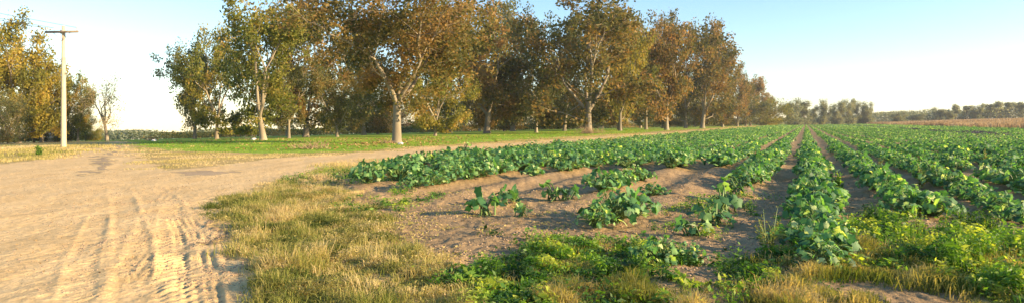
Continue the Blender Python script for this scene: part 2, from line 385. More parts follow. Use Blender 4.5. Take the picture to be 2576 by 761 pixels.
tag(link('verge_grass', mesh('verge_grass', V, T, M['verge_grass'], var=A)), 'yellow-green grass along the near edge of the crop field', 'grass', kind='stuff')

# green weeds
parts = []
WPOLY = [([(1140, 690), (1250, 668), (1270, 640), (1350, 625), (1380, 590), (1480, 600), (1570, 600), (1585, 640), (1560, 700), (1480, 760), (1300, 770), (1160, 780)], 16000, 301, .10, 1.1, .33),
         ([(1130, 740), (1560, 700), (1760, 690), (1950, 700), (1980, 760), (1950, 1000), (1130, 1000)], 12000, 302, .09, 1.1, .42),
         ([(2290, 560), (2340, 562), (2420, 590), (2600, 600), (2700, 640), (2700, 780), (2560, 760), (2400, 740), (2290, 690), (2270, 600)], 30000, 303, .22, 1.2, .3),
         ([(1570, 650), (1600, 632), (1700, 640), (1780, 650), (1860, 672), (1960, 640), (2000, 690), (1800, 720), (1600, 700)], 8000, 304, .10, 1.5, .4),
         ([(800, 440), (900, 425), (960, 430), (960, 462), (880, 466), (810, 462)], 5000, 305, .16, 1.0, .25),
         ([(900, 486), (1000, 478), (1030, 500), (1040, 530), (960, 540), (930, 510)], 3000, 306, .10, 1.5, .4),
         ([(1690, 570), (1760, 545), (1800, 500), (1880, 470), (1900, 500), (1820, 560), (1740, 600)], 2500, 307, .10, 1.8, .42),
         ([(1940, 640), (2200, 560), (2260, 640), (2140, 700), (1960, 700)], 5000, 308, .12, 1.5, .35)]
for poly, n, sd, hz, cf, th in WPOLY:
    x, y = scatter(poly, n, sd, cf * 1.4, th + .08); r = np.random.RandomState(sd)
    top = hz * np.clip(2.6 * fbm(x * 3.4, y * 3.4, 3, sd + 5) - .75, .12, 1.3)
    parts.append(leaflets(x, y, r.uniform(0, 1, len(x)) ** .7 * top * 1.6, r.uniform(.008, .03, len(x)) * (1 + (r.uniform(size=len(x)) > .9)), sd, var_at(x, y, sd, 2.6, mid=.28 if sd in (301, 302, 304) else .45, sp=1.6)))
    k = len(x) // 4
    parts.append(blades(x[:k], y[:k], r.uniform(.6, 1.9, k) * top[:k], np.full(k, .008), sd + 1, var_at(x[:k], y[:k], sd, 1.6, mid=.5), .8))
V, T, A = cat(parts)
tag(link('green_weeds', mesh('green_weeds', V, T, M['green_weed'], var=A)), 'low bright green weeds creeping over the near field soil', 'weeds', kind='stuff')

# verges along the tracks and orchard lawn
def strip(polys, mat, name, label, cat_):
    parts = []
    for poly, n, sd, h0, h1, wd, mid in polys:
        x, y = scatter(poly, n, sd, .5, .36); r = np.random.RandomState(sd)
        D = np.hypot(x, y)
        parts.append(blades(x, y, r.uniform(h0, h1, len(x)), wd * (.5 + D / 30), sd, var_at(x, y, sd, .35, mid=mid), .8))
    V, T, A = cat(parts)
    tag(link(name, mesh(name, V, T, M[mat], var=A)), label, cat_, kind='stuff')
strip([([(760, 428), (850, 408), (1050, 394), (1350, 366), (1650, 342), (1950, 316), (1960, 317), (1700, 341), (1450, 366), (1200, 390), (1000, 414), (900, 432), (800, 448)], 22000, 401, .05, .2, .012, .62),
       ([(640, 484), (760, 440), (830, 442), (800, 470)], 4000, 402, .04, .12, .01, .7),
       ([(330, 374), (372, 372), (430, 381), (640, 386), (860, 384), (1000, 374), (1300, 354), (1600, 335), (1600, 338), (1300, 358), (1000, 376), (850, 389), (700, 396), (620, 403), (560, 412), (430, 424), (345, 396)], 16000, 403, .03, .10, .012, .7),
       ([(-60, 366), (100, 368), (240, 364), (190, 382), (120, 400), (0, 411), (-60, 415)], 14000, 404, .05, .2, .014, .7)],
      'dry_grass', 'track_verge_grass', 'short tan and yellow grass growing along the sandy track edges', 'grass')
strip([([(352, 358), (372, 371), (430, 378), (640, 383), (880, 380), (1000, 371), (1300, 351), (1600, 333.5), (1600, 324), (1200, 340), (800, 350)], 40000, 405, .04, .11, .014, .35)],
      'lawn', 'orchard_grass', 'short green grass strip on the orchard floor beside the track', 'grass')

# dry standing crop far right
r = np.random.RandomState(55); n = 52000
Y = 40 * (420 / 40.) ** r.uniform(size=n); Xp = 32.5 + 120 * r.uniform(size=n) ** 1.6; X = Xp + RV * Y
m = (X / Y < .95); X, Y = X[m], Y[m]
V, T, A = blades(X, Y, r.uniform(.7, 1.3, len(X)), .03 + .0011 * Y, 56, var_at(X, Y, 57, .06), .5)
tag(link('dry_field', mesh('dry_field', V, T, M['straw'], var=A)), 'tan standing dry stubble filling the far right field', 'dry field', kind='stuff')

# ------------------------------------------------------------------ crop plants
LOB = np.array([1.0, .74, .98, .70, .88, .60, .30, .60, .88, .70, .98, .74])
def leaf_fan(c, d, nrm, size, rr, k=12):
    d = d / np.linalg.norm(d); nrm = nrm - d * np.dot(nrm, d); nrm /= np.linalg.norm(nrm); e = np.cross(nrm, d)
    a = np.arange(k) * 2 * math.pi / k; R = size * LOB[:: 12 // k][:k] * rr.uniform(.88, 1.12, k)
    P = c + np.outer(R * np.cos(a), d) + np.outer(R * np.sin(a), e) + np.outer(-.25 * R * np.abs(np.sin(a)) ** 1.0 + .12 * size * rr.uniform(-1, 1, k) - .22 * R * np.maximum(0, np.cos(a)), nrm)
    V = np.vstack([c[None], P]); T = [(0, 1 + i, 1 + (i + 1) % k) for i in range(k)]
    return V, np.array(T)
def gen_plant(seed, nleaf, R, Hh, ls, k=12):
    r = np.random.RandomState(seed); V = []; T = []; A = []; n = 0; st = MB()
    for i in range(nleaf):
        az = r.uniform(0, 2 * math.pi); q = (i + .5) / nleaf; rad = R * math.sqrt(r.uniform(.02, 1)); z = Hh * (1 - .62 * (rad / R) ** 1.6) * r.uniform(.55, 1.12)
        base = np.array([r.uniform(-.08, .08), r.uniform(-.08, .08), 0])
        tip = np.array([math.cos(az) * rad, math.sin(az) * rad, max(.06, z)])
        out = np.array([math.cos(az), math.sin(az), 0]); tl = r.uniform(-.3, 1.7) * (.45 + rad / R * .7)
        nrm = np.array([0, 0, 1]) + out * tl * .8 + r.normal(0, .55, 3); dd = out * math.cos(tl * .5) + np.array([0, 0, -.5 * tl]) + r.normal(0, .25, 3)
        s = ls * r.uniform(.6, 1.15)
        v, t = leaf_fan(tip, dd, nrm, s, r, k)
        V.append(v); T.append(t + n); n += len(v)
        va = np.clip(r.normal(.47, .3), 0, 1); aa = np.full(len(v), va); aa[0] = min(1, va + .12); A.append(aa)
        if True:
            midp = base * .4 + tip * .6 + np.array([0, 0, .06])
            st.tube([base, midp, tip], [.011, .008, .005], 3, False)
    return np.concatenate(V), np.concatenate(T), np.concatenate(A), np.concatenate(st.V), np.concatenate(st.T)
PV = [gen_plant(900 + i, [70, 84, 60, 76, 56, 84, 70][i], [.5, .52, .46, .55, .5, .5, .44][i], [.42, .46, .38, .44, .5, .36, .48][i], [.082, .07, .095, .076, .10, .07, .085][i]) for i in range(7)]
SV = [gen_plant(950 + i, 11, .2, .2, .07) for i in range(3)]
PM = [(mesh('crop_leaves', p[0], p[1], M['crop_leaf'], var=p[2]), mesh('crop_stems', p[3], p[4], M['crop_stem'], var=np.full(len(p[3]), .5))) for p in PV + SV]
START = {0: 6.7, 1: 10.6, 2: 9.6, 3: 8, -1: 15.2, -2: 16.4, -3: 14.0, -4: 15.5, -5: 15.5, -6: 14.8, -7: 15.6, -8: 17.8, -9: 22, -10: 34}
def rowname(k):
    if k == 0: return 'centre row reaching closest to the camera'
    o = ['first', 'second', 'third', 'fourth', 'fifth', 'sixth', 'seventh', 'eighth', 'ninth', 'tenth'][min(abs(k), 10) - 1]
    return '%s row %s of the centre row' % (o, 'right' if k > 0 else 'left')
allp = []
r = np.random.RandomState(77)
for k in range(-10, 20):
    y0 = START.get(k, 8.0); y = y0
    while y < 420:
        if y < 45: step = .40
        elif y < 120: step = .62
        else: step = .95
        gap = r.uniform() < (.08 if y < 22 and k < 0 else .03)
        xp = .2 + 1.6 * k + r.normal(0, .09); sc = r.uniform(.78, 1.15)
        if k == 0 and y < 9: sc *= 1.0
        sc *= 1.06 if k < 0 else .95
        if not gap and (vnoise(np.array([xp * .4]), np.array([y * .35]), 3)[0] > (.16 if y < 30 else .05)):
            X = xp + RV * y; px = CX + F * X / y
            if -150 < px < 2750 and not (k == -10 and vnoise(np.array([3.]), np.array([y * .2]), 4)[0] < .4):
                allp.append((y, X, k, sc * (.75 + .35 * vnoise(np.array([xp * .3]), np.array([y * .6]), 9)[0]) * (.93 if y > 40 else 1), k))
        y += step * r.uniform(.8, 1.2)
ext = []
for px, py, sc, small, lab in [
    (1545, 560, 1.1, 0, 'big sprawling crop plant standing alone on bare soil left of the centre row'),
    (1590, 545, .95, 0, 'crop plant overlapping the back right of the lone big clump on bare soil'),
    (1500, 575, .62, 0, 'low crop plant drooping on the near left side of the lone big clump'),
    (1640, 490, .7, 0, 'small crop plant between the lone big clump and the dense rows behind it'),
    (1222, 540, 1.25, 1, 'small pale green seedling clump on bare soil, nearest to the dry grass'),
    (1262, 512, 1.0, 1, 'small seedling just behind the pale green seedling clump on bare soil'),
    (1298, 505, 1.1, 1, 'small seedling right of the seedling pair on bare soil'),
    (1390, 500, 1.2, 1, 'seedling on bare soil midway between the small clumps and the dense rows'),
    (1425, 502, .9, 1, 'seedling close in front of the dense rows on the bare soil'),
    (1310, 548, .7, 1, 'tiny seedling by itself on the bare soil near the field front'),
    (1822, 530, 1.3, 1, 'sparse low crop plant in the thin row end left of the centre row'),
    (1785, 562, 1.2, 1, 'sparse low crop plant nearest the camera in the thin row left of centre'),
    (1850, 495, 1.3, 1, 'sparse low crop plant just in front of the dense part of the thin row'),
    (1745, 590, .9, 1, 'tiny plant at the near tip of the thin row left of centre'),
    (1655, 655, .62, 0, 'blue-green low crop plant among the weeds at the bottom of the field'),
    (1725, 655, .5, 0, 'blue-green low crop plant right beside another among the bottom weeds'),
    (2345, 540, 1.0, 0, 'broad-leaved crop plant ending the first row right of the centre row'),
    (1170, 386, 1.6, 1, 'lone crop plant standing above the others at the track side of the field')]:
    X, Y = w(px, py); ext.append((Y, X, sc, small, lab))
def place_plant(X, Y, v, sc, label, grp, rz):
    o = link('crop_plant', PM[v][0]); o.location = (X, Y, float(gz(np.array([X]), np.array([Y]))[0]) - .01); o.rotation_euler = (0, 0, rz); o.scale = (sc, sc, sc * r.uniform(1.05, 1.35))
    tag(o, label, 'crop plant', grp); s = link('stem', PM[v][1], o)
for Y, X, sc, small, lab in ext:
    place_plant(X, Y, (7 + r.randint(3)) if small else r.randint(7), sc * (1.5 if small else 1.0), lab, 'crop plants growing apart from the rows', r.uniform(0, 6.3))
vis = sorted([p for p in allp if -60 < CX + F * p[1] / p[0] < 2640])
near = set(id(p) for p in vis[:278])
rest = []
for p in allp:
    Y, X, k, sc, _ = p
    if id(p) in near:
        band = 'near part' if Y < 13 else ('middle stretch' if Y < 18 else 'farther stretch')
        place_plant(X, Y, r.randint(7), sc, 'lobed green crop plant, %s, %s' % (band, rowname(k)), 'green crop plants in the ' + rowname(k).split(' reaching')[0], r.uniform(0, 6.3))
    else: rest.append(p)
def batch(P, lods, seed):
    rr = np.random.RandomState(seed); out = []; ass = rr.randint(0, len(lods), len(P))
    for i, lod in enumerate(lods):
        Q = [p for p, a in zip(P, ass) if a == i]
        if not Q: continue
        Xs = np.array([q[1] for q in Q]); Ys = np.array([q[0] for q in Q]); S = np.array([q[3] for q in Q])
        zs = gz(Xs, Ys); a = rr.uniform(0, 6.3, len(Q)); ca, sa = np.cos(a)[:, None], np.sin(a)[:, None]
        v = lod[0]; n = len(v)
        W = np.stack([(v[None, :, 0] * ca - v[None, :, 1] * sa) * S[:, None] + Xs[:, None], (v[None, :, 0] * sa + v[None, :, 1] * ca) * S[:, None] + Ys[:, None], v[None, :, 2] * S[:, None] + zs[:, None]], -1)
        T = (np.arange(len(Q))[:, None, None] * n + lod[1][None]).reshape(-1, 3)
        A = np.clip(lod[2][None] + rr.uniform(-.1, .1, (len(Q), 1)), 0, 1).ravel()
        out.append((W.reshape(-1, 3), T, A))
    return out
l0 = [p[:3] for p in PV]; l1 = [gen_plant(1000 + i, 28, .40, .5, .105, 4)[:3] for i in range(5)]; l2 = [gen_plant(1100 + i, 14, .42, .5, .15, 4)[:3] for i in range(5)]
isP = lambda p: p[2] in (11, 12) and vnoise(np.array([p[2] * 7.]), np.array([p[0] * .12]), 66)[0] > .45
A0 = [p for p in rest if p[0] < 34 and not isP(p)]; A1 = [p for p in rest if 34 <= p[0] < 110 and not isP(p)]; A2 = [p for p in rest if p[0] >= 110 and not isP(p)]
V, T, A = cat(batch(A0, l0, 1) + batch(A1, l1, 2) + batch(A2, l2, 3))
tag(link('crop_rows', mesh('crop_rows', V, T, M['crop_leaf'], var=A)), 'dense green crop rows running away to the far tree clump', 'crops', kind='stuff')
V, T, A = cat(batch([p for p in rest if isP(p)], l1, 4))
tag(link('purple_crop_rows', mesh('purple_crop_rows', V, T, M['purple_leaf'], var=A)), 'dull purple crop patches among the green rows far to the right', 'crops', kind='stuff')

# ------------------------------------------------------------------ tall weeds
def tall_weed(px, py, hgt, n, label, lean=.25, mat='verge_grass', ls=.035):
    X, Y = w(px, py); r = np.random.RandomState(int(px)); st = MB(); V = []; T = []; A = []; c = 0
    for i in range(n):
        a = r.uniform(0, 6.3); l = hgt * r.uniform(.55, 1.05); d = np.array([math.cos(a), math.sin(a), 0]) * lean * l * r.uniform(.3, 1.5)
        p0 = np.array([r.uniform(-.06, .06), r.uniform(-.06, .06), -.02]); p2 = p0 + d + np.array([0, 0, l]); p1 = p0 + d * .3 + np.array([0, 0, l * .55])
        st.tube([p0, p1, p2], [.006, .005, .002], 3, False)
        for q in np.linspace(.2, 1, 22):
            p = (1 - q) ** 2 * p0 + 2 * q * (1 - q) * p1 + q * q * p2 + r.normal(0, .012, 3)
            d1 = r.normal(size=3); d1[2] = abs(d1[2]) * .7; d1 /= np.linalg.norm(d1); e = np.cross(d1, r.normal(size=3)); e /= np.linalg.norm(e); s = ls * r.uniform(.6, 1.2) * (1.25 - q * .6)
            V += [p, p + d1 * s + e * s * .35, p + d1 * 2 * s, p + d1 * s - e * s * .35]; T += [(c, c + 1, c + 2), (c, c + 2, c + 3)]; A += [min(1, max(0, r.normal(.5, .2)))] * 4; c += 4
    SV_, ST_ = np.concatenate(st.V), np.concatenate(st.T)
    o = link('tall_weed', mesh('tall_weed', np.vstack([np.array(V), SV_]), np.vstack([np.array(T), ST_ + len(V)]), [M[mat], M['crop_stem']], var=np.concatenate([A, np.full(len(SV_), .8)]), mi=[0] * len(T) + [1] * len(ST_))); o.location = (X, Y, float(gz(np.array([X]), np.array([Y]))[0]))
    tag(o, label, 'weed', 'tall weeds standing in the field')
tall_weed(1935, 640, .62, 9, 'spindly yellow-green weed at the left foot of the centre row end', .35, 'verge_grass', .03)
tall_weed(2318, 470, .62, 7, 'tall feathery weed between the first and second rows right of centre', .2, 'verge_grass', .04)
tall_weed(2210, 430, .5, 6, 'pale feathery weed in the first row right of centre, farther back', .2, 'verge_grass', .04)
tall_weed(2105, 478, .62, 6, 'bright broad-leaved weed poking out of the right side of the centre row', .12, 'green_weed', .07)
tall_weed(2480, 420, .7, 5, 'tall thin weed among the right-hand rows near the picture edge', .15, 'verge_grass', .045)
tall_weed(2310, 600, .42, 8, 'weed clump with seed stalks at the near end of the first right row', .3, 'verge_grass', .025)
tall_weed(98, 392, .55, 12, 'small dark bushy weed on the yellow verge below the left trees', .35, 'green_weed', .07)
tall_weed(1605, 700, .35, 8, 'leafy weed left of the low blue-green plants at the bottom', .3, 'green_weed', .03)

# ------------------------------------------------------------------ trees
def gen_tree(seed, trunk_frac=.24, nl=4, depth=4, leaves=15000, lsize=.022, aspect=1.1, spread=.62, sparse=0, round_=0.0, sig=.035, lowbr=0):
    """unit tree: height 1, crown width = aspect; trunk starts at 0"""
    r = np.random.RandomState(seed); seg = []; tips = []
    def grow(p, d, l, rad, dep):
        n = 3; q = p
        pts = [p]
        for i in range(n):
            d = d + r.normal(0, .11, 3); d[2] += .03 + (.02 if dep < 2 else -.02) ; d /= np.linalg.norm(d)
            q = q + d * l / n; pts.append(q)
        r1 = rad * .62
        seg.append((pts, [rad + (r1 - rad) * i / n for i in range(n + 1)], 6 if dep < 2 else (4 if dep < 3 else 3)))
        if dep >= depth:
            tips.append((q, dep)); tips.append((pts[1], dep)); tips.append((pts[2], dep)); return
        if dep >= depth - 1: tips.append((pts[2], dep))
        k = r.choice([2, 3, 3]) if dep > 0 else 3
        for i in range(k):
            u = r.normal(size=3); u -= d * np.dot(u, d); u /= np.linalg.norm(u)
            an = r.uniform(.3, .85) * (1.0 if dep < 2 else 1.15); nd = d * math.cos(an) + u * math.sin(an)
            nd[2] = nd[2] * .9 + .08; nd /= np.linalg.norm(nd)
            grow(q, nd, l * r.uniform(.62, .86), r1 * (.85 if i == 0 else .7), dep + 1)
        if dep >= 1:
            for i in range(1 if dep < 3 else 2):
                u = r.normal(size=3); u -= d * np.dot(u, d); u /= np.linalg.norm(u); u[2] -= .15
                grow(pts[1 + i % 2], (d * .35 + u * .9), l * r.uniform(.5, .7), r1 * .55, dep + 1 if dep + 1 <= depth else depth)
    tr = .021
    lx, ly = r.normal(0, .012, 2)
    top = np.array([lx, ly, trunk_frac])
    tp = [np.array([0, 0, -.01]), np.array([0, 0, .02]), np.array([lx * .4, ly * .4, trunk_frac * .5]), top]
    a0 = r.uniform(0, 6.3)
    for i in range(nl):
        a = a0 + i * 2 * math.pi / nl + r.uniform(-.35, .35); t = r.uniform(.75, 1.25) * spread
        if i == nl - 1: t *= .25
        grow(top + np.array([0, 0, -r.uniform(0, .03)]), np.array([math.cos(a) * t, math.sin(a) * t, 1.]) / math.hypot(t, 1), .2 * r.uniform(.85, 1.15), tr * .58, 0 + 1)
    for i in range(lowbr):
        a = r.uniform(0, 6.3); grow(np.array([0, 0, trunk_frac * r.uniform(.35, .9)]), np.array([math.cos(a), math.sin(a), .25]), .16, tr * .3, 2)
    P = np.array([t[0] for t in tips]); zmax = np.percentile(P[:, 2], 99.3) + sig; rad = np.percentile(np.hypot(P[:, 0], P[:, 1]), 96) + sig
    sz = (1 - trunk_frac) / (zmax - trunk_frac); sx = aspect / 2 / rad
    def tf(p):
        p = np.array(p, float); z = p[..., 2]; o = p.copy()
        blend = np.clip((z - trunk_frac * .9) / .05, 0, 1)
        o[..., 2] = np.where(z > trunk_frac, trunk_frac + (z - trunk_frac) * sz, z)
        o[..., 0] = p[..., 0] * (1 + (sx - 1) * blend); o[..., 1] = p[..., 1] * (1 + (sx - 1) * blend); return o
    mb = MB(); mb.tube(tp, [tr * 1.7, tr * 1.1, tr * .9, tr * .82], 10, False)
    for pts, rd, k in seg: mb.tube([tf(p) for p in pts], rd, k, False)
    P = tf(P); keep = r.uniform(size=len(P)) > sparse; P = P[keep]
    dens = r.uniform(.2, 1.6, len(P)) ** 2.0; dens /= dens.sum(); idx = r.choice(len(P), leaves, p=dens)
    c = P[idx] + np.clip(r.normal(0, 1, (leaves, 3)), -1.9, 1.9) * np.array([sig, sig, sig * .85])
    tipv = r.uniform(0, 1, len(P))[idx]
    lo = trunk_frac * (.55 if not lowbr else .25); c[:, 2] = np.maximum(c[:, 2], lo + r.uniform(0, .05, leaves))
    d = r.normal(size=(leaves, 3)); d[:, 2] -= .4; d /= np.linalg.norm(d, axis=1)[:, None]
    e = r.normal(size=(leaves, 3)); e -= d * (d * e).sum(1)[:, None]; e /= np.linalg.norm(e, axis=1)[:, None]
    s = lsize * r.uniform(.5, 1.25, leaves)[:, None]
    V = np.stack([c - d * s * .5, c + e * s * .33, c + d * s * .6, c - e * s * .33], 1).reshape(-1, 3)
    T = (np.arange(leaves)[:, None, None] * 4 + np.array([[0, 1, 2], [0, 2, 3]])[None]).reshape(-1, 3)
    nz = fbm((c[:, 0] + c[:, 2] * .6) * 6 + 50, (c[:, 1] + c[:, 2] * .8) * 6 + 50, 2, seed)
    va = np.clip(.05 + .35 * tipv + (nz - .5) * 1.1 + .3 + r.uniform(-.18, .18, leaves), 0, 1)
    return (mb.mesh('tree_trunk', M['bark'], smooth=True), mesh('tree_crown', V, T, M['crown_brown'], var=np.repeat(va, 4)))
TV = {}
TV['hero'] = gen_tree(12, .235, 4, 5, 25000, .0175, 1.08, .8, .22, sig=.025, lowbr=0)
for i in range(4): TV['tall%d' % i] = gen_tree(30 + i, .16, 4, 4, 14000, .022, .8, .65, .25, sig=.026, lowbr=1)
for i in range(3): TV['wide%d' % i] = gen_tree(40 + i, .17, 4, 4, 14500, .023, 1.05, .85, .2, sig=.027, lowbr=1)
for i in range(2): TV['low%d' % i] = gen_tree(50 + i, .12, 5, 4, 15000, .023, 1.0, .6, .0, sig=.05, lowbr=7)
TV['bare'] = gen_tree(63, .25, 4, 4, 1900, .018, .75, .8, .2, sig=.035)
for i in range(2): TV['pine%d' % i] = gen_tree(70 + i, .5, 3, 3, 2400, .045, .5, .5, .2, sig=.05)
for i in range(2): TV['far%d' % i] = gen_tree(80 + i, .1, 5, 3, 11000, .036, .9, .7, 0, sig=.055, lowbr=5)

def tree(kind, px, Y, top, mat, label, group, wpx=None, rz=None, name='pecan_tree', dy=0):
    X, _, z = pt(px, Y)
    s = (H - (top - HY) / F * Y) - z
    t = link(name, None); t.location = (X, Y, z - .05); t.rotation_euler = (0, 0, rz if rz is not None else (px * 1.7) % 6.28)
    asp = {'h': 1.08, 't': .8, 'w': 1.05, 'l': 1.0, 'b': .75, 'p': .5, 'f': .9}[kind[0]]
    sx = s if wpx is None else (wpx / F * Y) / asp
    sx = min(max(sx, s * .6), s * 1.8)
    t.scale = (sx, sx, s)
    tag(t, label, 'tree', group)
    a, b = TV[kind]
    link('trunk', a, t); c = link('crown', b, t)
    c.material_slots[0].link = 'OBJECT'; c.material_slots[0].material = M[mat]
    return t
G1 = 'pecan trees of the orchard front row'; G2 = 'pecan trees standing behind the front row'
tree('hero', 998, 48, -95, 'crown_brown', 'largest pecan tree, thick pale forked trunk beside the track, rust-brown leaves', G1, 570, rz=2.5)
tree('tall1', 1480, 90, -25, 'crown_brown', 'tall pecan tree with pale trunk and dead brush at its foot', G1, 350)
tree('wide1', 1677, 132, 22, 'crown_brown', 'rust-brown pecan tree with slim pale forked trunk where the green strip narrows', G1, 265)
tree('tall3', 1767, 172, 55, 'crown_brown', 'pecan tree with ragged spiky top, next right of the rust-brown one', G1, 200)
tree('wide0', 1818, 212, 125, 'crown_brown', 'smaller round-topped pecan just right of the ragged spiky-topped tree', G1, 150)
tree('wide2', 1855, 245, 160, 'crown_brown', 'fourth pecan from the far right end of the front row', G1, 125)
tree('tall0', 1888, 285, 188, 'crown_brown', 'third pecan from the far right end of the front row', G1, 100)
tree('wide1', 1912, 320, 215, 'crown_brown', 'second pecan from the far right end of the front row', G1, 85, 1)
tree('wide0', 1934, 360, 243, 'crown_brown', 'last small pecan at the far right end of the front row', G1, 65, 2)
tree('tall0', 662, 62, -15, 'crown_olive', 'tall olive-green pecan with short lit trunk left of the dead brush', G2, 290)
tree('wide2', 727, 72, 118, 'crown_brown', 'shorter brown pecan with low hanging leaves right of the tall olive one', G2, 170)
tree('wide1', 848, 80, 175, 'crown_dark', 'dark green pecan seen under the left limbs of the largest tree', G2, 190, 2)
tree('wide0', 1095, 76, 130, 'crown_olive', 'olive pecan with low V-shaped fork right of the largest tree', G2, 210)
tree('tall2', 1225, 100, -5, 'crown_brown', 'thin airy tall pecan with sky showing through, right of the V-forked one', G2, 300)
tree('tall1', 1290, 128, -5, 'crown_dark', 'tall grey-green airy pecan above the slim-trunked dark one', G2, 230, 5)
tree('tall3', 1560, 135, 5, 'crown_brown', 'tall brown pecan closing the gap right of the tall front-row tree', G2, 190, 4)
tree('tall0', 1130, 112, -10, 'crown_olive', 'tall olive pecan rising behind the V-forked one', G2, 240, 3)
tree('wide2', 1349, 102, 110, 'crown_dark', 'dark pecan with slim pale trunk between the airy tree and tall front-row tree', G2, 190, 1)
tree('wide0', 545, 80, 62, 'crown_olive', 'dark-trunked olive pecan second from the left end of the orchard', G2, 230, 3)
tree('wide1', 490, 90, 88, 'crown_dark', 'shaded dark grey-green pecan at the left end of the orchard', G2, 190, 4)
tree('tall1', 770, 84, 5, 'crown_brown', 'tall brown pecan filling the gap behind the dead brush', G2, 270, 2)
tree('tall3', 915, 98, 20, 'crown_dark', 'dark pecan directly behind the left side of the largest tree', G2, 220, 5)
tree('wide1', 1560, 118, 40, 'crown_olive', 'olive-gold pecan between the tall front-row tree and the rust-brown one', G2, 190, 3)
tree('wide2', 1625, 142, 50, 'crown_brown', 'brown pecan just behind the left of the rust-brown front-row tree', G2, 190, 5)
tree('tall0', 1725, 175, 40, 'crown_brown', 'brown pecan behind the gap before the ragged spiky-topped tree', G2, 150, 2)
tree('tall3', 1420, 124, 35, 'crown_dark', 'dark pecan behind the left shoulder of the tall front-row tree', G2, 170, 2)
G3 = 'pecan trees deep in the orchard'
rr = random.Random(4)
deep = []
for x0, x1, n, Ya, Yb, ta, tb in ((640, 1120, 2, 115, 150, 160, 235), (1120, 1960, 13, 125, 190, 150, 225), (880, 1960, 12, 190, 290, 215, 262)):
    for i in range(n):
        q = (i + .5 + rr.uniform(-.3, .3)) / n; px = x0 + (x1 - x0) * q
        Yd = rr.uniform(Ya, Yb) + (px > 1500) * (px - 1500) * .28
        tp = rr.uniform(ta, tb) + max(0, px - 1750) * .45
        deep.append((px, Yd, tp, rr))
refs = [(0, 700, 'behind the orchard left end'), (700, 900, 'behind the dark green pecan'), (900, 1050, 'behind the largest trunk'), (1050, 1200, 'behind the V-forked pecan'), (1200, 1420, 'around the slim-trunked dark pecan'), (1420, 1600, 'behind the tall front-row tree'), (1600, 1760, 'behind the rust-brown tree'), (1760, 2600, 'towards the far right end')]
for i, (px, Yd, tp, _) in enumerate(deep):
    ref = [c for a, b, c in refs if a <= px < b][0]
    row = 'second' if Yd < 170 + (px > 1500) * (px - 1500) * .28 else 'rearmost'
    mt = rr.choice(['crown_dark', 'crown_dark', 'crown_olive', 'crown_brown'])
    tree(rr.choice(['wide0', 'wide1', 'wide2', 'low0', 'low1', 'tall1']), px, Yd, tp, mt,
         '%s pecan deep in the orchard %s, %s rank' % ({'crown_dark': 'dark green', 'crown_olive': 'olive', 'crown_brown': 'brownish'}[mt], ref, row), G3, 150, rr.uniform(0, 6))
GL = 'trees in the clump left of the utility pole'
tree('tall2', 45, 78, 25, 'crown_gold', 'tallest golden-green tree at the left edge, thin ragged top', GL, 220, 3, 'broadleaf_tree')
tree('wide0', -45, 74, 60, 'crown_gold', 'golden tree cut off by the left picture edge', GL, 210, 1, 'broadleaf_tree')
tree('wide1', 105, 84, 118, 'crown_gold', 'golden-green rounded tree just left of the utility pole', GL, 170, 2, 'broadleaf_tree')
tree('low0', 20, 70, 215, 'crown_dark', 'low dark green bushy tree under the left-edge trees', GL, 120, 2, 'broadleaf_tree')
tree('low1', 85, 88, 220, 'crown_dark', 'dark bushy tree at the base of the clump left of the pole', GL, 110, 5, 'broadleaf_tree')
tree('wide2', 196, 86, 165, 'crown_olive', 'round olive tree just right of the utility pole', 'trees right of the utility pole', 105, 2, 'broadleaf_tree')
tree('low1', 165, 92, 225, 'crown_dark', 'dark bushy tree directly behind the utility pole foot', 'trees right of the utility pole', 95, 1, 'broadleaf_tree')
tree('low0', 215, 98, 270, 'crown_olive', 'low olive bush at the right end of the left clump', 'trees right of the utility pole', 50, 3, 'broadleaf_tree')
tree('low0', -60, 84, 225, 'crown_dark', 'dark bushy tree half cut off at the left picture edge', GL, 120, 4, 'broadleaf_tree')
tree('bare', 270, 80, 180, 'crown_pale', 'nearly leafless slender tree alone between the left clump and the orchard', None, 140, 1, 'bare_tree')
tree('low0', 236, 105, 312, 'crown_olive', 'small round bush between the left clump and the bare tree', 'trees right of the utility pole', 50, 4, 'bush')
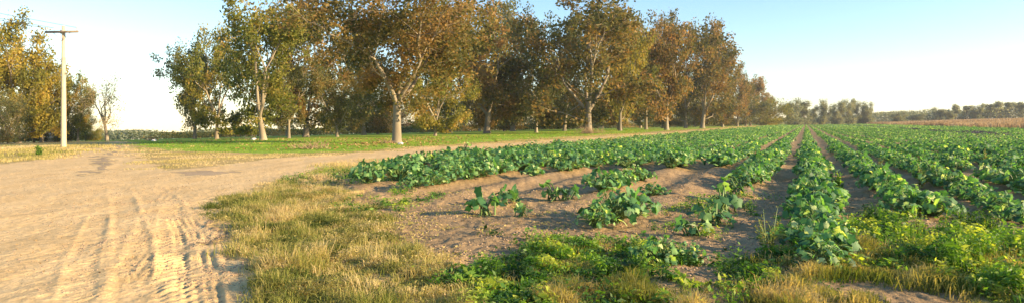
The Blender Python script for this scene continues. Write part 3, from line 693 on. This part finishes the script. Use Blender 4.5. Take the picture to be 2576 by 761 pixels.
# far clump at the end of the rows
for i, (px, tp, wd, Yd, lb) in enumerate([(1993, 252, 58, 300, 'leftmost dense tree of the far clump where the rows end'), (2022, 257, 50, 320, 'second tree from left in the far clump where the rows end'),
        (2072, 254, 46, 330, 'separate dark tree in the middle of the far clump'), (2108, 258, 42, 320, 'slender tree right of the middle of the far clump'),
        (2135, 254, 46, 330, 'third tree from the right in the far clump'), (2160, 252, 44, 335, 'second tree from the right in the far clump'), (2182, 262, 34, 330, 'small rightmost tree of the far clump'),
        (2046, 275, 30, 350, 'low tree filling a gap in the far clump left of its middle')]):
    tree('far%d' % (i % 2), px, Yd, tp - 8, 'crown_far_hazy', lb, 'far trees where the crop rows end', wd, i * 1.1, 'distant_tree')
for i, (px, tp, wd, kd, lb) in enumerate([(2262, 279, 52, 'far0', 'rounded tree at the left start of the right-hand treeline'), (2310, 284, 44, 'far1', 'lower rounded tree next in the right-hand treeline'),
        (2362, 268, 40, 'far0', 'bushy tree rising above the right-hand treeline, leftmost tall one'), (2405, 262, 26, 'pine0', 'thin-crowned tree right of the leftmost tall one in the treeline'),
        (2432, 266, 24, 'pine1', 'short thin-crowned tree in the middle of the right-hand treeline'), (2462, 258, 34, 'far1', 'full-crowned tall tree in the middle of the right-hand treeline'),
        (2492, 262, 24, 'pine1', 'thin-crowned tree right of the full-crowned one in the treeline'), (2512, 254, 28, 'pine0', 'tallest thin-crowned tree of the right-hand treeline'),
        (2538, 257, 26, 'pine1', 'thin-crowned tree just right of the tallest thin-crowned one'), (2566, 256, 30, 'pine0', 'thin-crowned tree at the right picture edge'),
        (2385, 274, 36, 'far1', 'low bushy tree between the tall ones of the treeline'), (2600, 262, 30, 'far0', 'bushy tree cut off by the right picture edge')]):
    tree(kd, px, 330, tp, 'crown_far_hazy', lb, 'trees rising above the right treeline', wd, i * 1.7, 'distant_tree')

# ------------------------------------------------------------------ far masses
def mass(name, pts, n, seed, hh, mat, label, size, depth):
    """leafy belt along a ground polyline; hh = height profile (m)"""
    r = np.random.RandomState(seed); P = np.array(pts, float); q = r.uniform(0, len(P) - 1.001, n); i = q.astype(int); f = (q - i)[:, None]
    b = P[i] * (1 - f) + P[i + 1] * f; b = b + r.normal(0, depth, (n, 2)) * [.6, 1]
    top = hh * (.35 + 1.1 * fbm(b[:, 0] * .09 + 40, b[:, 1] * .02 + 40, 3, seed)) ; z = terrain(b[:, 0], b[:, 1]) + top * r.uniform(0, 1, n) ** .8
    d = r.normal(size=(n, 3)); d /= np.linalg.norm(d, axis=1)[:, None]; e = r.normal(size=(n, 3)); e -= d * (d * e).sum(1)[:, None]; e /= np.linalg.norm(e, axis=1)[:, None]
    s = size * r.uniform(.5, 1.3, n)[:, None]; c = np.stack([b[:, 0], b[:, 1], z], 1)
    V = np.stack([c - d * s, c + e * s * .5, c + d * s, c - e * s * .5], 1).reshape(-1, 3)
    T = (np.arange(n)[:, None, None] * 4 + np.array([[0, 1, 2], [0, 2, 3]])[None]).reshape(-1, 3)
    va = np.clip(.45 + (fbm(c[:, 0] * .2 + 90, c[:, 2] * .5 + c[:, 1] * .05 + 90, 2, seed + 2) - .5) * 1.5 + r.uniform(-.2, .2, n), 0, 1)
    tag(link(name, mesh(name, V, T, M[mat], var=np.repeat(va, 4))), label, 'woods', kind='stuff')
def lp(px, Y): X, Y, _ = pt(px, Y); return (X, Y)
mass('distant_woods', [lp(-300, 210), lp(200, 205), lp(500, 220), lp(800, 230), lp(1100, 250), lp(1500, 300), lp(1900, 430), lp(1990, 480)], 60000, 5, 2.7, 'crown_far_hazy', 'low dark woods closing the view behind the orchard and left track', .42, 9)
mass('orchard_brush', [lp(420, 150), lp(700, 150), lp(1000, 165), lp(1300, 175), lp(1600, 215), lp(1850, 300)], 26000, 6, 1.7, 'crown_brown', 'brownish undergrowth belt behind the orchard trunks', .25, 6)
mass('right_treeline', [lp(1960, 520), lp(2120, 480), lp(2250, 400), lp(2420, 345), lp(2600, 335), lp(2750, 330)], 42000, 7, 7.0, 'crown_far_hazy', 'low continuous treeline beyond the dry field on the right', .5, 8)

# ------------------------------------------------------------------ utility pole and wires
X, Y, Z = pt(160, 42)
ph = (H - (66 - HY) / F * Y) - Z
root = link('utility_pole', None); root.location = (X, Y, Z); root.rotation_euler = (0, 0, math.radians(-6))
tag(root, 'pale wooden utility pole with a crossarm on the yellow verge', 'utility pole')
mb = MB(); mb.tube([(0, 0, -.1), (0, 0, .05), (0, 0, ph * .5), (0, 0, ph)], [.17, .165, .14, .105], 14); link('shaft', mb.mesh('pole_shaft', M['pole_wood'], smooth=False), root)
mb = MB(); mb.box((0, -.16, ph - .42), (2.45, .11, .14)); link('crossarm', mb.mesh('crossarm', M['arm_wood']), root)
for s in (-1, 1):
    mb = MB(); mb.tube([(s * .62, -.16, ph - .48), (0, -.14, ph - 1.05)], [.018, .018], 5); link('brace', mb.mesh('brace', M['metal']), root)
mb = MB(); mb.box((0, -.14, ph - .42), (.2, .06, .26)); link('bracket', mb.mesh('bracket', M['metal']), root)
ins = []
for x in (-1.15, -.55, 1.15):
    mb = MB(); mb.tube([(x, -.16, ph - .36), (x, -.16, ph - .26), (x, -.16, ph - .22), (x, -.16, ph - .17), (x, -.16, ph - .12)], [.02, .02, .06, .045, .03], 8)
    link('insulator', mb.mesh('insulator', M['ceramic']), root); ins.append((x, -.16, ph - .15))
mb = MB(); mb.box((0, -.16, 1.7), (.22, .02, .3)); 
bpy.context.view_layer.update()
ca, sa = math.cos(root.rotation_euler.z), math.sin(root.rotation_euler.z)
for (lx, ly, lz), side in zip(ins, ('left', 'inner left', 'right')):
    a = np.array([X + lx * ca - ly * sa, Y + lx * sa + ly * ca, Z + lz])
    b = a + np.array([-6 + 1.5, -56, 1.5])
    mb = MB(); P = [a + (b - a) * t + np.array([0, 0, -1.1 * 4 * t * (1 - t) * .5]) for t in np.linspace(0, 1, 25)]
    mb.tube(P, [.013] * 25, 4); o = link('power_line', mb.mesh('power_line', M['wire']))
    tag(o, 'thin overhead wire running forward from the %s end insulator of the pole' % side, 'wire', 'overhead wires from the pole')

# ------------------------------------------------------------------ shed behind the left trees
X, Y, Z = pt(140, 100)
root = link('shed', None); root.location = (X, Y, Z - .1); root.rotation_euler = (0, 0, math.radians(18))
tag(root, 'small pale pinkish shed half hidden among the left trees', 'shed')
mb = MB()
wd, dp, hh = 3.6, 3.2, 2.1
mb.box((0, -dp / 2, hh / 2), (wd, .12, hh)); mb.box((0, dp / 2, hh / 2), (wd, .12, hh)); mb.box((-wd / 2 + .06, 0, hh / 2), (.12, dp - .124, hh)); mb.box((wd / 2 - .06, 0, hh / 2), (.12, dp - .124, hh))
for s in (-1, 1): mb.add([(-wd / 2, s * dp / 2, hh), (wd / 2, s * dp / 2, hh), (0, s * dp / 2, hh + .8)], [(0, 1, 2)])
link('wall', mb.mesh('shed_wall', M['shed_wall']), root)
mb = MB()
for s in (-1, 1):
    n = [(s * (wd / 2 + .25), -dp / 2 - .3, hh - .08), (s * (wd / 2 + .25), dp / 2 + .3, hh - .08), (0, dp / 2 + .3, hh + .84), (0, -dp / 2 - .3, hh + .84)]
    n += [(a, b, c + .07) for a, b, c in n]; mb.add(n, [(0, 1, 2), (0, 2, 3), (4, 6, 5), (4, 7, 6), (0, 4, 5), (0, 5, 1), (0, 3, 7), (0, 7, 4), (1, 5, 6), (1, 6, 2)])
link('roof', mb.mesh('shed_roof', M['shed_roof']), root)
mb = MB(); mb.box((.7, -dp / 2 - .075, .92), (.85, .04, 1.84)); d = link('door', mb.mesh('shed_door', M['shed_dark']), root)
mb = MB(); mb.tube([(.4, -dp / 2 - .13, .95), (.4, -dp / 2 - .13, 1.1)], [.02, .02], 6); link('handle', mb.mesh('shed_handle', M['metal']), d)
mb = MB(); mb.box((-.8, -dp / 2 - .07, 1.3), (.7, .03, .6)); link('window', mb.mesh('shed_window', M['shed_dark']), root)

# ------------------------------------------------------------------ dead brush, stones
def brush(px, Y, wd, hg, n, label, seed):
    X, Y, Z = pt(px, Y); r = np.random.RandomState(seed); mb = MB()
    for i in range(n):
        a = r.uniform(0, 6.3); rr_ = r.uniform(0, .5) * wd; p = np.array([math.cos(a) * rr_, math.sin(a) * rr_ * .8, r.uniform(0, .2) * hg])
        b = r.uniform(0, 6.3); l = r.uniform(.3, 1) * hg; d = np.array([math.cos(b) * .7, math.sin(b) * .7, r.uniform(.1, 1)]) * l
        m_ = p + d * .5 + r.normal(0, .06, 3); mb.tube([p, m_, p + d], [.02, .014, .006], 3, False)
        for j in range(2):
            e = d * .4 + r.normal(0, .2, 3) * l; e[2] = abs(e[2]); mb.tube([m_, m_ + e], [.01, .004], 3, False)
    o = link('dead_brush', mb.mesh('dead_brush', M['twig'])); o.location = (X, Y, Z); tag(o, label, 'brush pile', 'dead brush lying on the orchard grass')
brush(785, 37, 2.6, .6, 80, 'tangled reddish dead brush on the green strip left of the largest tree', 1)
brush(1484, 86, 4.6, 1.3, 150, 'brown dead brush heap at the foot of the tall front-row tree', 2)
brush(975, 47, 1.2, .4, 50, 'small twig litter at the base of the largest trunk', 3)
brush(380, 70, 1.6, .6, 60, 'small brush tuft at the left start of the green strip', 4)
for px, Yd, s, lb in ((640, 62, .32, 'pale stone on the grass left of the tall olive pecan trunk'), (1008, 44.5, .22, 'pale stone lying at the foot of the largest trunk'), (388, 66, .28, 'pale stone beside the brush tuft at the left start of the grass')):
    X, Y, Z = pt(px, Yd); r = np.random.RandomState(int(px)); import bmesh
    bm = bmesh.new(); bmesh.ops.create_icosphere(bm, subdivisions=2, radius=s)
    for v in bm.verts: v.co = v.co * (1 + r.uniform(-.15, .15)); v.co.z *= .6
    me = bpy.data.meshes.new('stone'); bm.to_mesh(me); bm.free(); me.materials.append(M['stone'])
    o = link('stone', me); o.location = (X, Y, Z + s * .2); tag(o, lb, 'stone', 'pale stones on the orchard grass')

# fallen leaves
parts = []
for poly, n, sd, s0, s1 in (([(380, 360), (640, 380), (880, 379), (1300, 351), (1600, 333), (1850, 319), (1850, 316), (1400, 333), (900, 346), (500, 352)], 2500, 701, .05, .12), ([(850, 376), (1150, 359), (1150, 345), (850, 350)], 1500, 702, .04, .10),
                            ([(1010, 500), (1500, 470), (2000, 380), (2300, 420), (2500, 560), (2300, 600), (1900, 640), (1150, 660)], 5000, 703, .008, .024), ([(0, 440), (560, 440), (560, 760), (0, 760)], 500, 704, .006, .018)):
    x, y = scatter(poly, n, sd, .9, .47); q = np.random.RandomState(sd)
    parts.append(leaflets(x, y, q.uniform(.005, .02, len(x)) + (.05 if sd < 703 else 0), q.uniform(s0, s1, len(x)), sd, q.uniform(.2, 1, len(x))))
V, T, A = cat(parts)
tag(link('leaf_litter', mesh('leaf_litter', V, T, M['litter'], var=A)), 'brown fallen leaves and dry plant scraps lying on grass and soil', 'leaf litter', kind='stuff')
# clods and pebbles
def clods(poly, n, seed, s0, s1, parts):
    x, y = scatter(poly, n, seed, 1.2, .45); r = np.random.RandomState(seed); z = gz(x, y); s = r.uniform(s0, s1, len(x)) ** 1
    O = np.array([[1, 0, 0], [-1, 0, 0], [0, 1, 0], [0, -1, 0], [0, 0, .7], [0, 0, -.7]], float)
    V = np.stack([x, y, z], 1)[:, None] + O[None] * s[:, None, None] * r.uniform(.6, 1.3, (len(x), 6, 1))
    Tt = np.array([[0, 2, 4], [2, 1, 4], [1, 3, 4], [3, 0, 4], [2, 0, 5], [1, 2, 5], [3, 1, 5], [0, 3, 5]])
    parts.append((V.reshape(-1, 3), (np.arange(len(x))[:, None, None] * 6 + Tt[None]).reshape(-1, 3), np.zeros(len(x) * 6)))
parts = []
clods([(-20, 420), (600, 430), (600, 760), (-20, 760)], 1500, 604, .006, .02, parts)
clods([(1000, 500), (1500, 480), (2000, 420), (2576, 560), (2576, 640), (2000, 700), (1100, 650)], 4500, 601, .006, .028, parts)
clods([(330, 470), (430, 480), (600, 600), (620, 761), (330, 800), (340, 600)], 1800, 602, .005, .022, parts)
clods([(-20, 440), (300, 440), (300, 800), (-20, 800)], 700, 603, .004, .014, parts)
V, T, A = cat(parts)
tag(link('soil_clods', mesh('soil_clods', V, T, M['clod'])), 'small clods and crumbs of soil on the field and track', 'clods', kind='stuff')

# ------------------------------------------------------------------ camera, light, sky
cam = bpy.data.cameras.new('camera'); co = link('camera', cam); SC.camera = co
co.location = (0, 0, H); co.rotation_euler = (math.radians(90), 0, 0)
cam.sensor_width = 36; cam.lens = 36 * F / 2576; cam.shift_y = -(380.5 - HY) / 2576; cam.clip_end = 6000; cam.clip_start = .05
SUN_AZ, SUN_EL = math.radians(108), math.radians(17)     # azimuth clockwise from the view direction
sd = Vector((math.sin(SUN_AZ) * math.cos(SUN_EL), math.cos(SUN_AZ) * math.cos(SUN_EL), math.sin(SUN_EL)))
ld = bpy.data.lights.new('sun', 'SUN'); ld.energy = 4.9; ld.angle = math.radians(.6); ld.color = (1, .77, .46)
lo = link('sun', ld); lo.rotation_euler = sd.to_track_quat('Z', 'Y').to_euler()
wd = bpy.data.worlds.new('World'); SC.world = wd; wd.use_nodes = True
nt = wd.node_tree; nt.nodes.clear()
sk = nt.nodes.new('ShaderNodeTexSky'); sk.sky_type = 'NISHITA'; sk.sun_disc = False; sk.sun_elevation = SUN_EL; sk.sun_rotation = SUN_AZ
sk.air_density = 1.0; sk.dust_density = .05; sk.ozone_density = 1.0
bg = nt.nodes.new('ShaderNodeBackground'); bg.inputs[1].default_value = .085
ou = nt.nodes.new('ShaderNodeOutputWorld'); hs = nt.nodes.new('ShaderNodeHueSaturation'); hs.inputs['Saturation'].default_value = 1.08; hs.inputs['Hue'].default_value = .5; nt.links.new(sk.outputs[0], hs.inputs['Color']); ax = nt.nodes.new('ShaderNodeMix'); ax.data_type = 'RGBA'; ax.blend_type = 'ADD'; ax.inputs[0].default_value = 1; ax.inputs[7].default_value = (0, .35, .95, 1); nt.links.new(hs.outputs[0], ax.inputs[6]); nt.links.new(ax.outputs[2], bg.inputs[0]); nt.links.new(bg.outputs[0], ou.inputs[0])
SC.view_settings.view_transform = 'Standard'; SC.view_settings.look = 'None'; SC.view_settings.exposure = 1.42; SC.view_settings.gamma = 1
SC.cycles.max_bounces = 6; SC.cycles.transmission_bounces = 3; SC.cycles.diffuse_bounces = 3; SC.cycles.use_denoising = True

# ------------------------------------------------------------------ air
bm = MB(); bm.box((0, 0, 3), (2900, 2900, 100))
hm, nt, N, L = newmat('haze')
pv = N.new('ShaderNodeVolumePrincipled'); pv.inputs['Color'].default_value = (.9, .93, 1, 1); pv.inputs['Density'].default_value = .0002; pv.inputs['Anisotropy'].default_value = .3
o = N.new('ShaderNodeOutputMaterial'); L.new(pv.outputs[0], o.inputs['Volume'])
hz = link('haze', bm.mesh('haze', hm)); tag(hz, 'thin evening haze hanging over the fields', 'haze', kind='stuff')
SC.cycles.volume_bounces = 1
